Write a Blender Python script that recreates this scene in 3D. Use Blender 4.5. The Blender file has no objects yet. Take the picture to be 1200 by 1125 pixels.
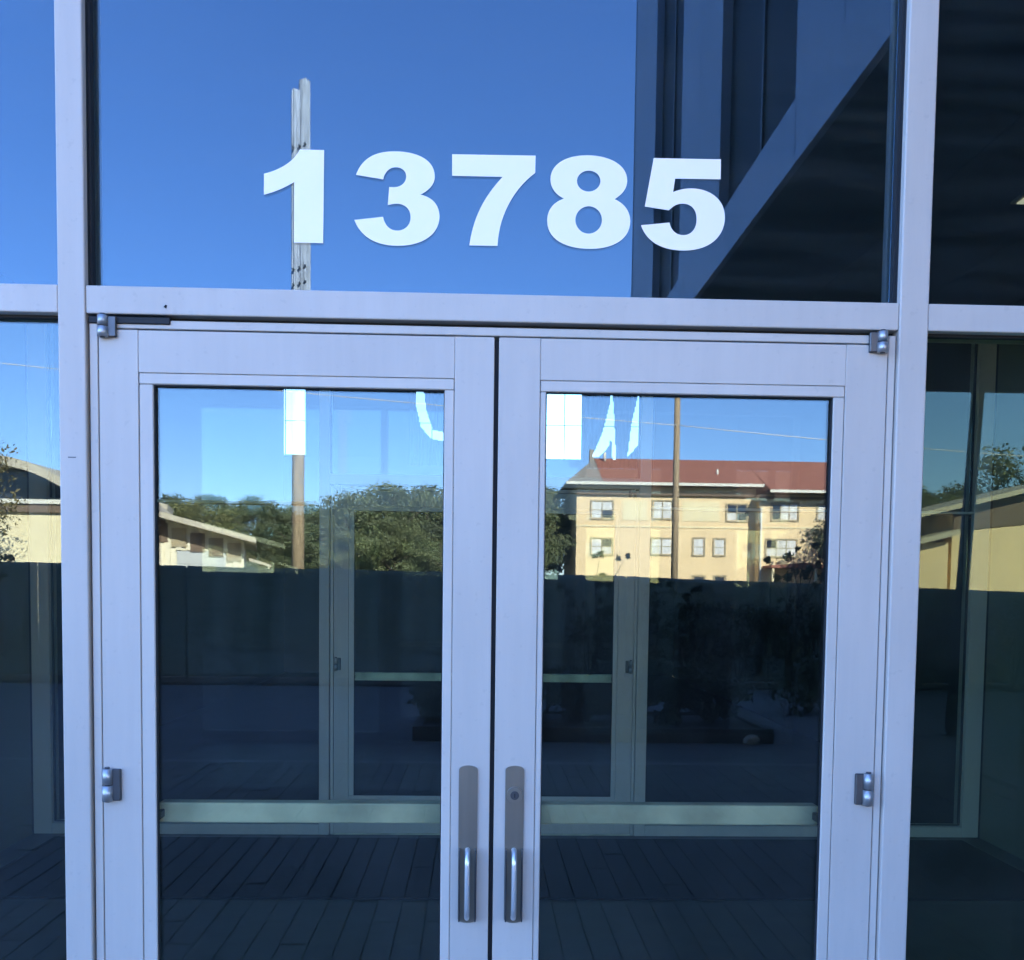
import bpy, bmesh, math, random
from mathutils import Vector, Matrix

random.seed(7)
SC = bpy.context.scene
COL = SC.collection
R = math.radians

# ------------------------------------------------------------------ camera
cam_d = bpy.data.cameras.new('camera')
cam = bpy.data.objects.new('camera', cam_d)
COL.objects.link(cam)
cam_d.sensor_fit = 'HORIZONTAL'
cam_d.sensor_width = 36.0
cam_d.lens = 36.0
cam_d.shift_y = 197.5 / 1200.0
cam_d.clip_start = 0.05
cam_d.clip_end = 2000.0
cr = Vector((0.99938494, -0.03280433, 0.01239419))
cu = Vector((-0.01045522, 0.05863256, 0.99822488))
cb = Vector((-0.0334728, -0.9977405, 0.05825352))
M = Matrix((cr, cu, cb)).transposed().to_4x4()
M.translation = Vector((-0.0417, -2.4482, 1.5461))
cam.matrix_world = M
SC.camera = cam

# ------------------------------------------------------------------ sky, sun, exposure
SUN_EL, SUN_AZ = 29.0, 24.0          # azimuth from +Y (behind the building) towards +X
world = bpy.data.worlds.new('World')
SC.world = world
world.use_nodes = True
wn = world.node_tree
wn.nodes.clear()
wo = wn.nodes.new('ShaderNodeOutputWorld')
wb = wn.nodes.new('ShaderNodeBackground')
ws = wn.nodes.new('ShaderNodeTexSky')
ws.sky_type = 'NISHITA'
ws.sun_disc = False
ws.sun_elevation = R(SUN_EL)
ws.sun_rotation = R(SUN_AZ)
ws.altitude = 100
ws.air_density = 1.0
ws.dust_density = 0.0
ws.ozone_density = 6.0
wb.inputs['Strength'].default_value = 0.13
wt = wn.nodes.new('ShaderNodeMix')          # one even tint over the whole sky: deep autumn blue
wt.data_type = 'RGBA'
wt.blend_type = 'MULTIPLY'
wt.inputs[0].default_value = 1.0
wt.inputs[7].default_value = (0.81, 0.85, 1.04, 1)
wn.links.new(ws.outputs[0], wt.inputs[6])
wn.links.new(wt.outputs[2], wb.inputs[0])
wn.links.new(wb.outputs[0], wo.inputs[0])

sun_d = bpy.data.lights.new('sun', 'SUN')
sun_d.energy = 5.0
sun_d.angle = R(0.5)
sun_d.color = (1.0, 0.93, 0.82)
sun = bpy.data.objects.new('sun', sun_d)
COL.objects.link(sun)
sdir = Vector((math.sin(R(SUN_AZ)) * math.cos(R(SUN_EL)), math.cos(R(SUN_AZ)) * math.cos(R(SUN_EL)), math.sin(R(SUN_EL))))
sun.rotation_euler = (-sdir).to_track_quat('-Z', 'Y').to_euler()
sun.location = (20, 50, 40)

SC.view_settings.view_transform = 'Standard'
SC.view_settings.look = 'None'
SC.view_settings.gamma = 1.0
SC.view_settings.use_curve_mapping = False
SC.view_settings.exposure = 3.08
SC.cycles.use_denoising = True
SC.cycles.max_bounces = 12
SC.cycles.transparent_max_bounces = 32
SC.cycles.sample_clamp_indirect = 12.0

# ------------------------------------------------------------------ materials
MATS = {}

def mat(name, col, rough=0.6, metal=0.0, var=0.0, vscale=6.0, stretch=(1, 1, 1), bump=0.0, bscale=40.0, col2=None,
        detail=4.0, spec=0.5, trans=0.0):
    m = bpy.data.materials.new(name)
    m.use_nodes = True
    nt = m.node_tree
    p = nt.nodes['Principled BSDF']
    p.inputs['Base Color'].default_value = (*col, 1)
    p.inputs['Roughness'].default_value = rough
    p.inputs['Metallic'].default_value = metal
    p.inputs['Specular IOR Level'].default_value = spec
    tc = nt.nodes.new('ShaderNodeTexCoord')
    mp = nt.nodes.new('ShaderNodeMapping')
    mp.inputs['Scale'].default_value = stretch
    nt.links.new(tc.outputs['Object'], mp.inputs[0])
    if var > 0 or col2:
        n = nt.nodes.new('ShaderNodeTexNoise')
        n.inputs['Scale'].default_value = vscale
        n.inputs['Detail'].default_value = detail
        nt.links.new(mp.outputs[0], n.inputs['Vector'])
        rp = nt.nodes.new('ShaderNodeValToRGB')
        c2 = col2 or tuple(min(1, c * (1 + var)) for c in col)
        c1 = col if col2 else tuple(c * (1 - var) for c in col)
        rp.color_ramp.elements[0].color = (*c1, 1)
        rp.color_ramp.elements[1].color = (*c2, 1)
        rp.color_ramp.elements[0].position = 0.3
        rp.color_ramp.elements[1].position = 0.7
        nt.links.new(n.outputs['Fac'], rp.inputs[0])
        # each object also gets its own slight shade
        oi = nt.nodes.new('ShaderNodeObjectInfo')
        mr = nt.nodes.new('ShaderNodeMapRange')
        mr.inputs['To Min'].default_value = 1 - var * 0.5
        mr.inputs['To Max'].default_value = 1 + var * 0.5
        nt.links.new(oi.outputs['Random'], mr.inputs['Value'])
        mx = nt.nodes.new('ShaderNodeVectorMath')
        mx.operation = 'SCALE'
        nt.links.new(rp.outputs[0], mx.inputs[0])
        nt.links.new(mr.outputs[0], mx.inputs['Scale'])
        nt.links.new(mx.outputs[0], p.inputs['Base Color'])
    if bump > 0:
        n2 = nt.nodes.new('ShaderNodeTexNoise')
        n2.inputs['Scale'].default_value = bscale
        n2.inputs['Detail'].default_value = 5
        nt.links.new(mp.outputs[0], n2.inputs['Vector'])
        b = nt.nodes.new('ShaderNodeBump')
        b.inputs['Strength'].default_value = bump
        b.inputs['Distance'].default_value = 0.01
        nt.links.new(n2.outputs['Fac'], b.inputs['Height'])
        nt.links.new(b.outputs[0], p.inputs['Normal'])
    if trans > 0:
        out = nt.nodes['Material Output']
        tr = nt.nodes.new('ShaderNodeBsdfTranslucent')
        tr.inputs[0].default_value = (*[min(1, c * 1.3) for c in col], 1)
        ms = nt.nodes.new('ShaderNodeMixShader')
        ms.inputs[0].default_value = trans
        nt.links.new(p.outputs[0], ms.inputs[1])
        nt.links.new(tr.outputs[0], ms.inputs[2])
        nt.links.new(ms.outputs[0], out.inputs[0])
    MATS[name] = m
    return m

def grime(name, lo=0.86):
    nt = MATS[name].node_tree
    p = nt.nodes['Principled BSDF']
    src = p.inputs['Base Color'].links[0].from_socket
    tc = nt.nodes.new('ShaderNodeTexCoord')
    mp = nt.nodes.new('ShaderNodeMapping')
    mp.inputs['Scale'].default_value = (9, 9, 0.8)
    n = nt.nodes.new('ShaderNodeTexNoise')
    n.inputs['Scale'].default_value = 3.0
    n.inputs['Detail'].default_value = 7
    n.inputs['Roughness'].default_value = 0.65
    mr = nt.nodes.new('ShaderNodeMapRange')
    mr.inputs['From Min'].default_value = 0.35
    mr.inputs['From Max'].default_value = 0.62
    mr.inputs['To Min'].default_value = lo
    mr.inputs['To Max'].default_value = 1.0
    n2 = nt.nodes.new('ShaderNodeTexNoise')
    n2.inputs['Scale'].default_value = 55.0
    n2.inputs['Detail'].default_value = 3
    m2 = nt.nodes.new('ShaderNodeMapRange')
    m2.inputs['From Min'].default_value = 0.28
    m2.inputs['From Max'].default_value = 0.36
    m2.inputs['To Min'].default_value = 0.93
    m2.inputs['To Max'].default_value = 1.0
    mu = nt.nodes.new('ShaderNodeMath'); mu.operation = 'MULTIPLY'
    sc = nt.nodes.new('ShaderNodeVectorMath'); sc.operation = 'SCALE'
    L = nt.links.new
    L(tc.outputs['Object'], mp.inputs[0]); L(mp.outputs[0], n.inputs['Vector']); L(n.outputs['Fac'], mr.inputs['Value'])
    L(tc.outputs['Object'], n2.inputs['Vector']); L(n2.outputs['Fac'], m2.inputs['Value'])
    L(mr.outputs[0], mu.inputs[0]); L(m2.outputs[0], mu.inputs[1])
    L(src, sc.inputs[0]); L(mu.outputs[0], sc.inputs['Scale']); L(sc.outputs[0], p.inputs['Base Color'])
    rr = nt.nodes.new('ShaderNodeMapRange')
    rr.inputs['To Min'].default_value = 0.55
    rr.inputs['To Max'].default_value = 0.34
    L(n.outputs['Fac'], rr.inputs['Value']); L(rr.outputs[0], p.inputs['Roughness'])

def glass(name, refl, tint, dust=0.012, wave=4e-5, gcol=(0.84, 0.93, 1.0), streak=(1.2, 1.0, 1.6)):
    """coated glazing: each face mirrors a share of the light and lets the rest through, tinted"""
    m = bpy.data.materials.new(name)
    m.use_nodes = True
    nt = m.node_tree
    nt.nodes.clear()
    out = nt.nodes.new('ShaderNodeOutputMaterial')
    gl = nt.nodes.new('ShaderNodeBsdfGlossy')
    gl.inputs['Roughness'].default_value = 0.0
    gl.inputs['Color'].default_value = (*gcol, 1)
    tr = nt.nodes.new('ShaderNodeBsdfTransparent')
    tr.inputs[0].default_value = (*tint, 1)
    fr = nt.nodes.new('ShaderNodeFresnel')
    fr.inputs[0].default_value = 1.45
    ad = nt.nodes.new('ShaderNodeMath')
    ad.inputs[1].default_value = refl - 0.035
    nt.links.new(fr.outputs[0], ad.inputs[0])
    ad.use_clamp = True
    m1 = nt.nodes.new('ShaderNodeMixShader')
    nt.links.new(ad.outputs[0], m1.inputs[0])
    nt.links.new(tr.outputs[0], m1.inputs[1])
    nt.links.new(gl.outputs[0], m1.inputs[2])
    tc = nt.nodes.new('ShaderNodeTexCoord')
    if wave > 0:
        n = nt.nodes.new('ShaderNodeTexNoise')
        n.inputs['Scale'].default_value = 1.6
        n.inputs['Detail'].default_value = 1.0
        nt.links.new(tc.outputs['Object'], n.inputs['Vector'])
        b = nt.nodes.new('ShaderNodeBump')
        b.inputs['Strength'].default_value = 1.0
        b.inputs['Distance'].default_value = wave
        nt.links.new(n.outputs['Fac'], b.inputs['Height'])
        nt.links.new(b.outputs[0], gl.inputs['Normal'])
    if dust > 0:
        df = nt.nodes.new('ShaderNodeBsdfDiffuse')
        df.inputs[0].default_value = (0.6, 0.6, 0.6, 1)
        mp = nt.nodes.new('ShaderNodeMapping')
        mp.inputs['Scale'].default_value = streak
        n3 = nt.nodes.new('ShaderNodeTexNoise')
        n3.inputs['Scale'].default_value = 2.2
        n3.inputs['Detail'].default_value = 6
        nt.links.new(tc.outputs['Object'], mp.inputs[0])
        nt.links.new(mp.outputs[0], n3.inputs['Vector'])
        mr = nt.nodes.new('ShaderNodeMapRange')
        mr.inputs['From Min'].default_value = 0.4
        mr.inputs['From Max'].default_value = 0.75
        mr.inputs['To Min'].default_value = dust * 0.15
        mr.inputs['To Max'].default_value = dust
        nt.links.new(n3.outputs['Fac'], mr.inputs['Value'])
        m2 = nt.nodes.new('ShaderNodeMixShader')
        nt.links.new(mr.outputs[0], m2.inputs[0])
        nt.links.new(m1.outputs[0], m2.inputs[1])
        nt.links.new(df.outputs[0], m2.inputs[2])
        nt.links.new(m2.outputs[0], out.inputs[0])
    else:
        nt.links.new(m1.outputs[0], out.inputs[0])
    MATS[name] = m
    return m

mat('alu', (0.545, 0.475, 0.415), 0.42, 0.0, var=0.05, vscale=3.0, stretch=(1, 1, 0.5), bump=0.02, bscale=120)
mat('alu_bead', (0.565, 0.495, 0.43), 0.40, 0.0, var=0.05, vscale=4.0, stretch=(1, 1, 0.5))
grime('alu', 0.955)
grime('alu_bead', 0.96)
mat('gasket', (0.012, 0.013, 0.015), 0.7)
mat('steel', (0.30, 0.265, 0.22), 0.34, 0.9, var=0.08, vscale=30, stretch=(1, 1, 0.06), bump=0.03, bscale=80)
mat('steel_bright', (0.48, 0.48, 0.48), 0.42, 0.8, var=0.06, vscale=20)
mat('steel_grip', (0.78, 0.78, 0.78), 0.34, 0.8)
mat('steel_dark', (0.10, 0.10, 0.105), 0.4, 0.8, var=0.15, vscale=20)
mat('bar', (0.58, 0.52, 0.37), 0.45, 0.0, var=0.26, vscale=9, bump=0.03)
mat('vinyl', (1.0, 0.87, 0.76), 0.35)
glass('glass_door', 0.062, (0.90, 0.94, 0.88), dust=0.012, wave=3e-5, streak=(2.2, 1.0, 0.9))
glass('glass_transom', 0.073, (0.70, 0.80, 0.84), dust=0.016, wave=6e-5, streak=(0.7, 1.0, 9.0), gcol=(0.72, 0.88, 1.0))
glass('glass_side', 0.066, (0.84, 0.90, 0.85), dust=0.015, wave=4e-5)
glass('glass_clear', 0.027, (0.84, 0.91, 0.82), dust=0.02, wave=7e-5, gcol=(0.82, 0.95, 0.80))
glass('glass_inner', 0.03, (0.92, 0.96, 0.93), dust=0.0, wave=0)
glass('glass_dim', 0.05, (0.60, 0.56, 0.53), dust=0.0, wave=0)
glass('glass_rear', 0.05, (0.74, 0.71, 0.68), dust=0.0, wave=0)
mat('tinted', (0.014, 0.017, 0.022), 0.5, 0.0, spec=0.08)

mat('panel', (0.40, 0.45, 0.55), 0.5, 0.1, var=0.06, vscale=1.5, stretch=(6, 6, 0.4))
mat('panel_side', (0.36, 0.36, 0.36), 0.6, 0.0, var=0.06, vscale=1.2)
mat('soffit', (0.05, 0.05, 0.052), 0.8, var=0.1)
mat('roofing', (0.18, 0.18, 0.18), 0.9, var=0.1)
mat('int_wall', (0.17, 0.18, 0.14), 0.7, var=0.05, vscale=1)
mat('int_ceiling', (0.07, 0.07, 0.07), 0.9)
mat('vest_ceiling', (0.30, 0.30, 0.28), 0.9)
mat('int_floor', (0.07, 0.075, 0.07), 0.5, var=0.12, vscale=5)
mat('matting', (0.012, 0.013, 0.015), 0.95, var=0.3, vscale=60)
mat('drape', (0.03, 0.035, 0.045), 0.95)
mat('light_panel', (0.7, 0.68, 0.6), 0.5)
for n in MATS['light_panel'].node_tree.nodes:
    if n.type == 'BSDF_PRINCIPLED':
        n.inputs['Emission Color'].default_value = (1.0, 0.82, 0.52, 1)
        n.inputs['Emission Strength'].default_value = 0.10

mat('paver', (0.110, 0.100, 0.094), 0.85, var=0.22, vscale=14, bump=0.25, bscale=60)
mat('joint', (0.075, 0.070, 0.066), 0.95)
mat('asphalt', (0.095, 0.092, 0.094), 0.9, var=0.2, vscale=3, bump=0.2, bscale=90)
mat('ground', (0.10, 0.10, 0.06), 0.95, var=0.25, vscale=0.2)
mat('mulch', (0.028, 0.02, 0.014), 0.95, var=0.4, vscale=20, bump=0.5, bscale=30)
mat('kerb', (0.22, 0.21, 0.20), 0.85, var=0.12, vscale=5)
mat('screen', (0.17, 0.195, 0.15), 0.9, var=0.2, vscale=2.0, stretch=(1, 1, 6))
mat('galv', (0.18, 0.19, 0.20), 0.5, 0.5, var=0.1)
mat('planter', (0.05, 0.045, 0.04), 0.8, var=0.15)
mat('stone', (0.42, 0.36, 0.28), 0.8, var=0.2, vscale=8)
mat('wood_pole', (0.34, 0.245, 0.145), 0.85, var=0.28, vscale=5, stretch=(5, 5, 0.4), bump=0.4, bscale=30)
mat('wood_grey', (0.46, 0.46, 0.50), 0.85, var=0.4, vscale=5, stretch=(5, 5, 0.4), bump=0.4, bscale=30)
mat('wire', (0.62, 0.60, 0.58), 0.6)
mat('cream', (0.82, 0.61, 0.35), 0.85, var=0.05, vscale=0.6, bump=0.1, bscale=8)
mat('cream_pale', (0.80, 0.68, 0.42), 0.85, var=0.05, vscale=0.6)
mat('siding', (0.78, 0.71, 0.54), 0.8, var=0.06, vscale=2)
mat('trim', (0.62, 0.56, 0.44), 0.7, var=0.06, vscale=3)
mat('trim_white', (0.72, 0.68, 0.58), 0.7, var=0.04, vscale=3)
mat('brown_trim', (0.16, 0.11, 0.075), 0.8, var=0.12, vscale=3)
mat('roof_red', (0.33, 0.125, 0.08), 0.85, var=0.10, vscale=2, bump=0.3, bscale=10)
mat('roof_grey', (0.30, 0.27, 0.23), 0.9, var=0.12, vscale=3)
mat('roof_pale', (0.50, 0.44, 0.33), 0.8, var=0.08, vscale=1)
mat('win_frame', (0.36, 0.29, 0.18), 0.7, var=0.06)
mat('curtain', (0.66, 0.64, 0.60), 0.6, var=0.25, vscale=1.2, stretch=(4, 4, 0.5))
mat('dark_glass', (0.03, 0.035, 0.05), 0.08)
mat('garage_door', (0.46, 0.47, 0.47), 0.6, var=0.05)
mat('bark', (0.07, 0.055, 0.04), 0.9, var=0.3, vscale=6, bump=0.5)
LEAFC = {'leaf_dark': (0.115, 0.132, 0.062), 'leaf_mid': (0.15, 0.168, 0.070), 'leaf_olive': (0.20, 0.195, 0.066), 'leaf_shrub': (0.045, 0.06, 0.028), 'leaf_autumn': (0.16, 0.12, 0.035)}
for k, c in LEAFC.items():
    mat(k, c, 0.6, var=0.35, vscale=0.8, trans=0.25)

# ------------------------------------------------------------------ geometry helpers
class MB:
    """collects faces; build() links them as one mesh object"""
    def __init__(s):
        s.bm = bmesh.new()

    def box(s, x0, x1, y0, y1, z0, z1, bev=0.0, seg=2):
        ret = bmesh.ops.create_cube(s.bm, size=1.0)
        vs = ret['verts']
        for v in vs:
            v.co = Vector(((x0 + x1) / 2 + v.co.x * (x1 - x0), (y0 + y1) / 2 + v.co.y * (y1 - y0), (z0 + z1) / 2 + v.co.z * (z1 - z0)))
        if bev > 0:
            es = list({e for v in vs for e in v.link_edges})
            bmesh.ops.bevel(s.bm, geom=es, offset=bev, segments=seg, profile=0.5, affect='EDGES')
        return s

    def cyl(s, p0, p1, r0, r1=None, n=16, caps=True):
        r1 = r0 if r1 is None else r1
        p0, p1 = Vector(p0), Vector(p1)
        ax = (p1 - p0).normalized()
        a = ax.orthogonal().normalized()
        b = ax.cross(a)
        A = [s.bm.verts.new(p0 + (a * math.cos(2 * math.pi * i / n) + b * math.sin(2 * math.pi * i / n)) * r0) for i in range(n)]
        B = [s.bm.verts.new(p1 + (a * math.cos(2 * math.pi * i / n) + b * math.sin(2 * math.pi * i / n)) * r1) for i in range(n)]
        for i in range(n):
            f = s.bm.faces.new((A[i], A[(i + 1) % n], B[(i + 1) % n], B[i]))
            f.smooth = True
        if caps:
            s.bm.faces.new(A[::-1])
            s.bm.faces.new(B)
        return s

    def tube(s, pts, r, n=8):
        P = [Vector(p) for p in pts]
        rings = []
        ref = None
        for i, p in enumerate(P):
            t = (P[min(i + 1, len(P) - 1)] - P[max(i - 1, 0)]).normalized()
            a = (t.orthogonal() if ref is None else ref - t * ref.dot(t)).normalized()
            ref = a
            b = t.cross(a)
            rr = r[i] if hasattr(r, '__len__') else r
            rings.append([s.bm.verts.new(p + (a * math.cos(6.2831853 * k / n) + b * math.sin(6.2831853 * k / n)) * rr) for k in range(n)])
        for A, B in zip(rings, rings[1:]):
            for k in range(n):
                s.bm.faces.new((A[k], A[(k + 1) % n], B[(k + 1) % n], B[k])).smooth = True
        s.bm.faces.new(rings[0][::-1])
        s.bm.faces.new(rings[-1])
        return s

    def prism(s, poly, y0, y1):
        """polygon in XZ extruded along Y"""
        A = [s.bm.verts.new((x, y0, z)) for x, z in poly]
        B = [s.bm.verts.new((x, y1, z)) for x, z in poly]
        n = len(poly)
        s.bm.faces.new(A)
        s.bm.faces.new(B[::-1])
        for i in range(n):
            s.bm.faces.new((A[i], B[i], B[(i + 1) % n], A[(i + 1) % n]))
        return s

    def prism_x(s, poly, x0, x1):
        """polygon in YZ extruded along X"""
        A = [s.bm.verts.new((x0, y, z)) for y, z in poly]
        B = [s.bm.verts.new((x1, y, z)) for y, z in poly]
        n = len(poly)
        s.bm.faces.new(A)
        s.bm.faces.new(B[::-1])
        for i in range(n):
            s.bm.faces.new((A[i], B[i], B[(i + 1) % n], A[(i + 1) % n]))
        return s

    def hull(s, pts, faces):
        V = [s.bm.verts.new(p) for p in pts]
        for f in faces:
            s.bm.faces.new([V[i] for i in f])
        return s

    def mesh(s, name, off=None):
        if off is not None:
            for v in s.bm.verts:
                v.co -= off
        bmesh.ops.recalc_face_normals(s.bm, faces=s.bm.faces[:])
        me = bpy.data.meshes.new(name)
        s.bm.to_mesh(me)
        s.bm.free()
        return me

    def build(s, name, m, parent=None, base=None):
        off = None
        if parent is not None:
            o = parent
            off = Vector((0, 0, 0))
            while o:
                off += o.location
                o = o.parent
        elif base is not None:
            off = Vector(base)
        me = s.mesh(name, off)
        me.materials.append(MATS[m])
        ob = bpy.data.objects.new(name, me)
        COL.objects.link(ob)
        if parent is not None:
            ob.parent = parent
        elif base is not None:
            ob.location = base
        return ob

def empty(name, loc=(0, 0, 0), label=None, cat=None, group=None):
    o = bpy.data.objects.new(name, None)
    o.empty_display_size = 0.2
    COL.objects.link(o)
    o.location = loc
    return tag(o, label, cat, group)

def tag(o, label=None, cat=None, group=None, kind=None):
    if label: o['label'] = label
    if cat: o['category'] = cat
    if group: o['group'] = group
    if kind: o['kind'] = kind
    return o

def link_mesh(name, me, parent=None, loc=(0, 0, 0), rot=(0, 0, 0), scale=(1, 1, 1)):
    o = bpy.data.objects.new(name, me)
    COL.objects.link(o)
    o.location, o.rotation_euler, o.scale = loc, rot, scale
    if parent: o.parent = parent
    return o

def copy_tree(o, parent=None):
    c = o.copy()
    COL.objects.link(c)
    c.parent = parent
    for ch in list(o.children):
        copy_tree(ch, c)
    return c

def bx(x0, x1, y0, y1, z0, z1, bev=0.0):
    return MB().box(x0, x1, y0, y1, z0, z1, bev)

# ================================================================== GROUND
tag(bx(-700, 700, -900, 400, -0.6, -0.07).build('ground', 'ground'), kind='structure')
tag(bx(-40, 40, -13.55, -6.62, -0.069, -0.012).build('driveway', 'asphalt'), kind='structure')
tag(bx(-40, 40, -36, -20, -0.069, -0.02).build('road', 'asphalt'), kind='structure')
tag(bx(-14, 14, -6.48, -0.02, -0.069, -0.045).build('pavement', 'joint'), kind='structure')
pav = bpy.data.objects['pavement']
tag(bx(-14, 14, -6.615, -6.485, -0.069, 0.0, 0.012).build('kerb', 'kerb'), kind='structure')
tag(bx(-40, 40, -14.9, -13.56, -0.069, 0.03).build('planting_strip', 'mulch'), kind='structure')
# pavers laid with the long joints running away from the doors
PW, PL = 0.122, 0.61
near, far_b = [], MB()
pm = MB().box(-PW / 2 + 0.0025, PW / 2 - 0.0025, -PL / 2 + 0.0015, PL / 2 - 0.0015, -0.03, 0.0, 0.003, 1).mesh('paver')
pm.materials.append(MATS['paver'])
cols = int(8.6 / PW)
for i in range(cols):
    x = -4.3 + (i + 0.5) * PW
    for j in range(11):
        y = -0.05 - PL * (j + 0.5) - (0.5 * PL if i % 2 else 0)
        if j > 9: continue
        dz = random.uniform(-0.003, 0.0025)
        if abs(x) < 2.6 and -5.2 < y < -1.2:
            near.append((x, y, dz))
        else:
            far_b.box(x - PW / 2 + 0.0025, x + PW / 2 - 0.0025, y - PL / 2 + 0.0015, y + PL / 2 - 0.0015, -0.03, dz)
for i in range(cols):
    x = -4.3 + (i + 0.5) * PW
    ya, yb_ = (-0.05, -0.05 - PL / 2) if i % 2 else (-0.05 - 10 * PL, -6.47)
    far_b.box(x - PW / 2 + 0.0025, x + PW / 2 - 0.0025, yb_ + 0.0015, ya - 0.0015, -0.03, 0.0)
    if i % 2: far_b.box(x - PW / 2 + 0.0025, x + PW / 2 - 0.0025, -6.47, -0.05 - PL * 10.5 - 0.0015, -0.03, 0.0)
near.sort(key=lambda t: (t[0]) ** 2 + (t[1] + 2.6) ** 2)
for k, (x, y, dz) in enumerate(near):
    if k < 295:
        link_mesh('paver', pm, pav, (x, y, dz), (random.gauss(0, .0025), random.gauss(0, .006), random.gauss(0, .002)))
    else:
        far_b.box(x - PW / 2 + 0.0025, x + PW / 2 - 0.0025, y - PL / 2 + 0.0015, y + PL / 2 - 0.0015, -0.03, dz)
fb = far_b.build('paving_field', 'paver', pav)
tag(fb, kind='stuff')
tag(bx(-14, -4.31, -6.47, -0.03, -0.045, -0.004).build('paving_slab', 'paver', pav))
tag(bx(4.35, 14, -6.47, -0.03, -0.045, -0.004).build('paving_slab', 'paver', pav))

# ================================================================== STOREFRONT
ZB0, ZB1, ZT0, ZT1 = 2.171, 2.235, 3.30, 3.37
GY = 0.045            # front face of the fixed panes

def storefront(y, name, label, cat, gl, recess, inner=False):
    e = empty(name, (0, y, 0), label, cat)
    f0, f1 = y - 0.008, y + 0.115
    xs = [(-2.87, -2.80), (-1.020, -0.957), (0.951, 1.021), (3.10, 3.17)]
    if inner: xs = [(-2.77, -2.66), (-1.020, -0.957), (0.951, 1.021), (3.05, 3.155)]
    for a, b in xs:
        MB().box(a, b, f0, f1, 0.0, ZT1, 0.004, 3).build('mullion', 'alu', e)
    for k in range(3):
        a, b = xs[k][1], xs[k + 1][0]
        slim = inner and k != 1
        MB().box(a + 0.0005, b - 0.0005, f0 + 0.003, f1 - 0.004, 2.048 if slim else ZB0, 2.062 if slim else ZB1, 0.003, 2).build('transom_bar', 'trim' if slim else 'alu', e)
        MB().box(a + 0.0005, b - 0.0005, f0 + 0.003, f1 - 0.004, ZT0, ZT1 - 0.002, 0.003, 2).build('head_bar', 'alu', e)
        g0 = y + recess
        pb = MB().box(a + 0.004, b - 0.004, g0, g0 + 0.007, (2.064 if slim else ZB1 + 0.002), ZT0 - 0.002)
        pb.build('transom_pane', gl[1], e)
        # black rubber around the pane
        def frame(z0, z1):
            t = 0.006
            q = MB()
            q.box(a, a + t, g0 - 0.022, g0 - 0.0005, z0 + t, z1 - t)
            q.box(b - t, b, g0 - 0.022, g0 - 0.0005, z0 + t, z1 - t)
            q.box(a, b, g0 - 0.012, g0 - 0.0005, z0, z0 + t * 0.6)
            q.box(a, b, g0 - 0.022, g0 - 0.0005, z1 - t, z1)
            q.build('gasket', 'gasket', e)
        frame(2.062 if slim else ZB1, ZT0)
        if k != 1:
            MB().box(a + 0.0005, b - 0.0005, f0 + 0.003, f1 - 0.004, 0.0, 0.065 if inner else 0.10, 0.003, 2).build('sill', 'alu', e)
            z0 = 0.067 if inner else 0.102
            MB().box(a + 0.004, b - 0.004, g0, g0 + 0.007, z0, (2.046 if slim else ZB0 - 0.002)).build('side_pane', gl[0] if k == 0 else gl[2], e)
            frame(z0, 2.048 if slim else ZB0)
    # thin black strips on the side of the door bay mullions, above the bar
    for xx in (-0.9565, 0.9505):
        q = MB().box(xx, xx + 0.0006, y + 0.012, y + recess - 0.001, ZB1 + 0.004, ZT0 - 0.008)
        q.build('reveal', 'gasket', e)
    # door frame inside the bay
    for a, b in ((-0.9525, -0.9335), (0.9315, 0.9485)):
        MB().box(a, b, y + 0.004, y + 0.11, 0.0, 2.160, 0.0015, 1).build('jamb', 'alu_bead', e)
    MB().box(-0.9325, 0.9305, y + 0.004, y + 0.11, 2.1405, 2.160, 0.0015, 1).build('head_jamb', 'alu_bead', e)
    MB().box(-0.956, 0.950, y + 0.030, y + 0.11, 2.161, 2.1705).build('shadow_gap', 'gasket', e)  # black filler put in for the shade inside the gaps
    for a, b in ((-0.9565, -0.9530), (0.949, 0.9507)):
        MB().box(a, b, y + 0.024, y + 0.11, 0.0, 2.160).build('shadow_gap', 'gasket', e)
    MB().box(-0.93, 0.93, y + 0.0, y + 0.13, 0.0, 0.008, 0.002, 1).build('threshold', 'bar', e)
    return e

sf = storefront(0.0, 'storefront', 'silver aluminium storefront framing with glass panes around the outer double doors', 'storefront',
                ('glass_side', 'glass_transom', 'glass_clear'), GY)
MB().box(-0.953, -0.765, -0.001, 0.03, 2.150, 2.1665, 0.002, 1).build('weather_strip', 'gasket', sf)
MB().cyl((-0.775, -0.006, 2.187), (-0.772, -0.006, 2.193), 0.0035, 0.002, 8).build('plug', 'gasket', sf)
MB().box(-1.000, -0.982, -0.0085, -0.004, 1.838, 1.8405).build('scratch', 'steel_dark', sf)

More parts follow.
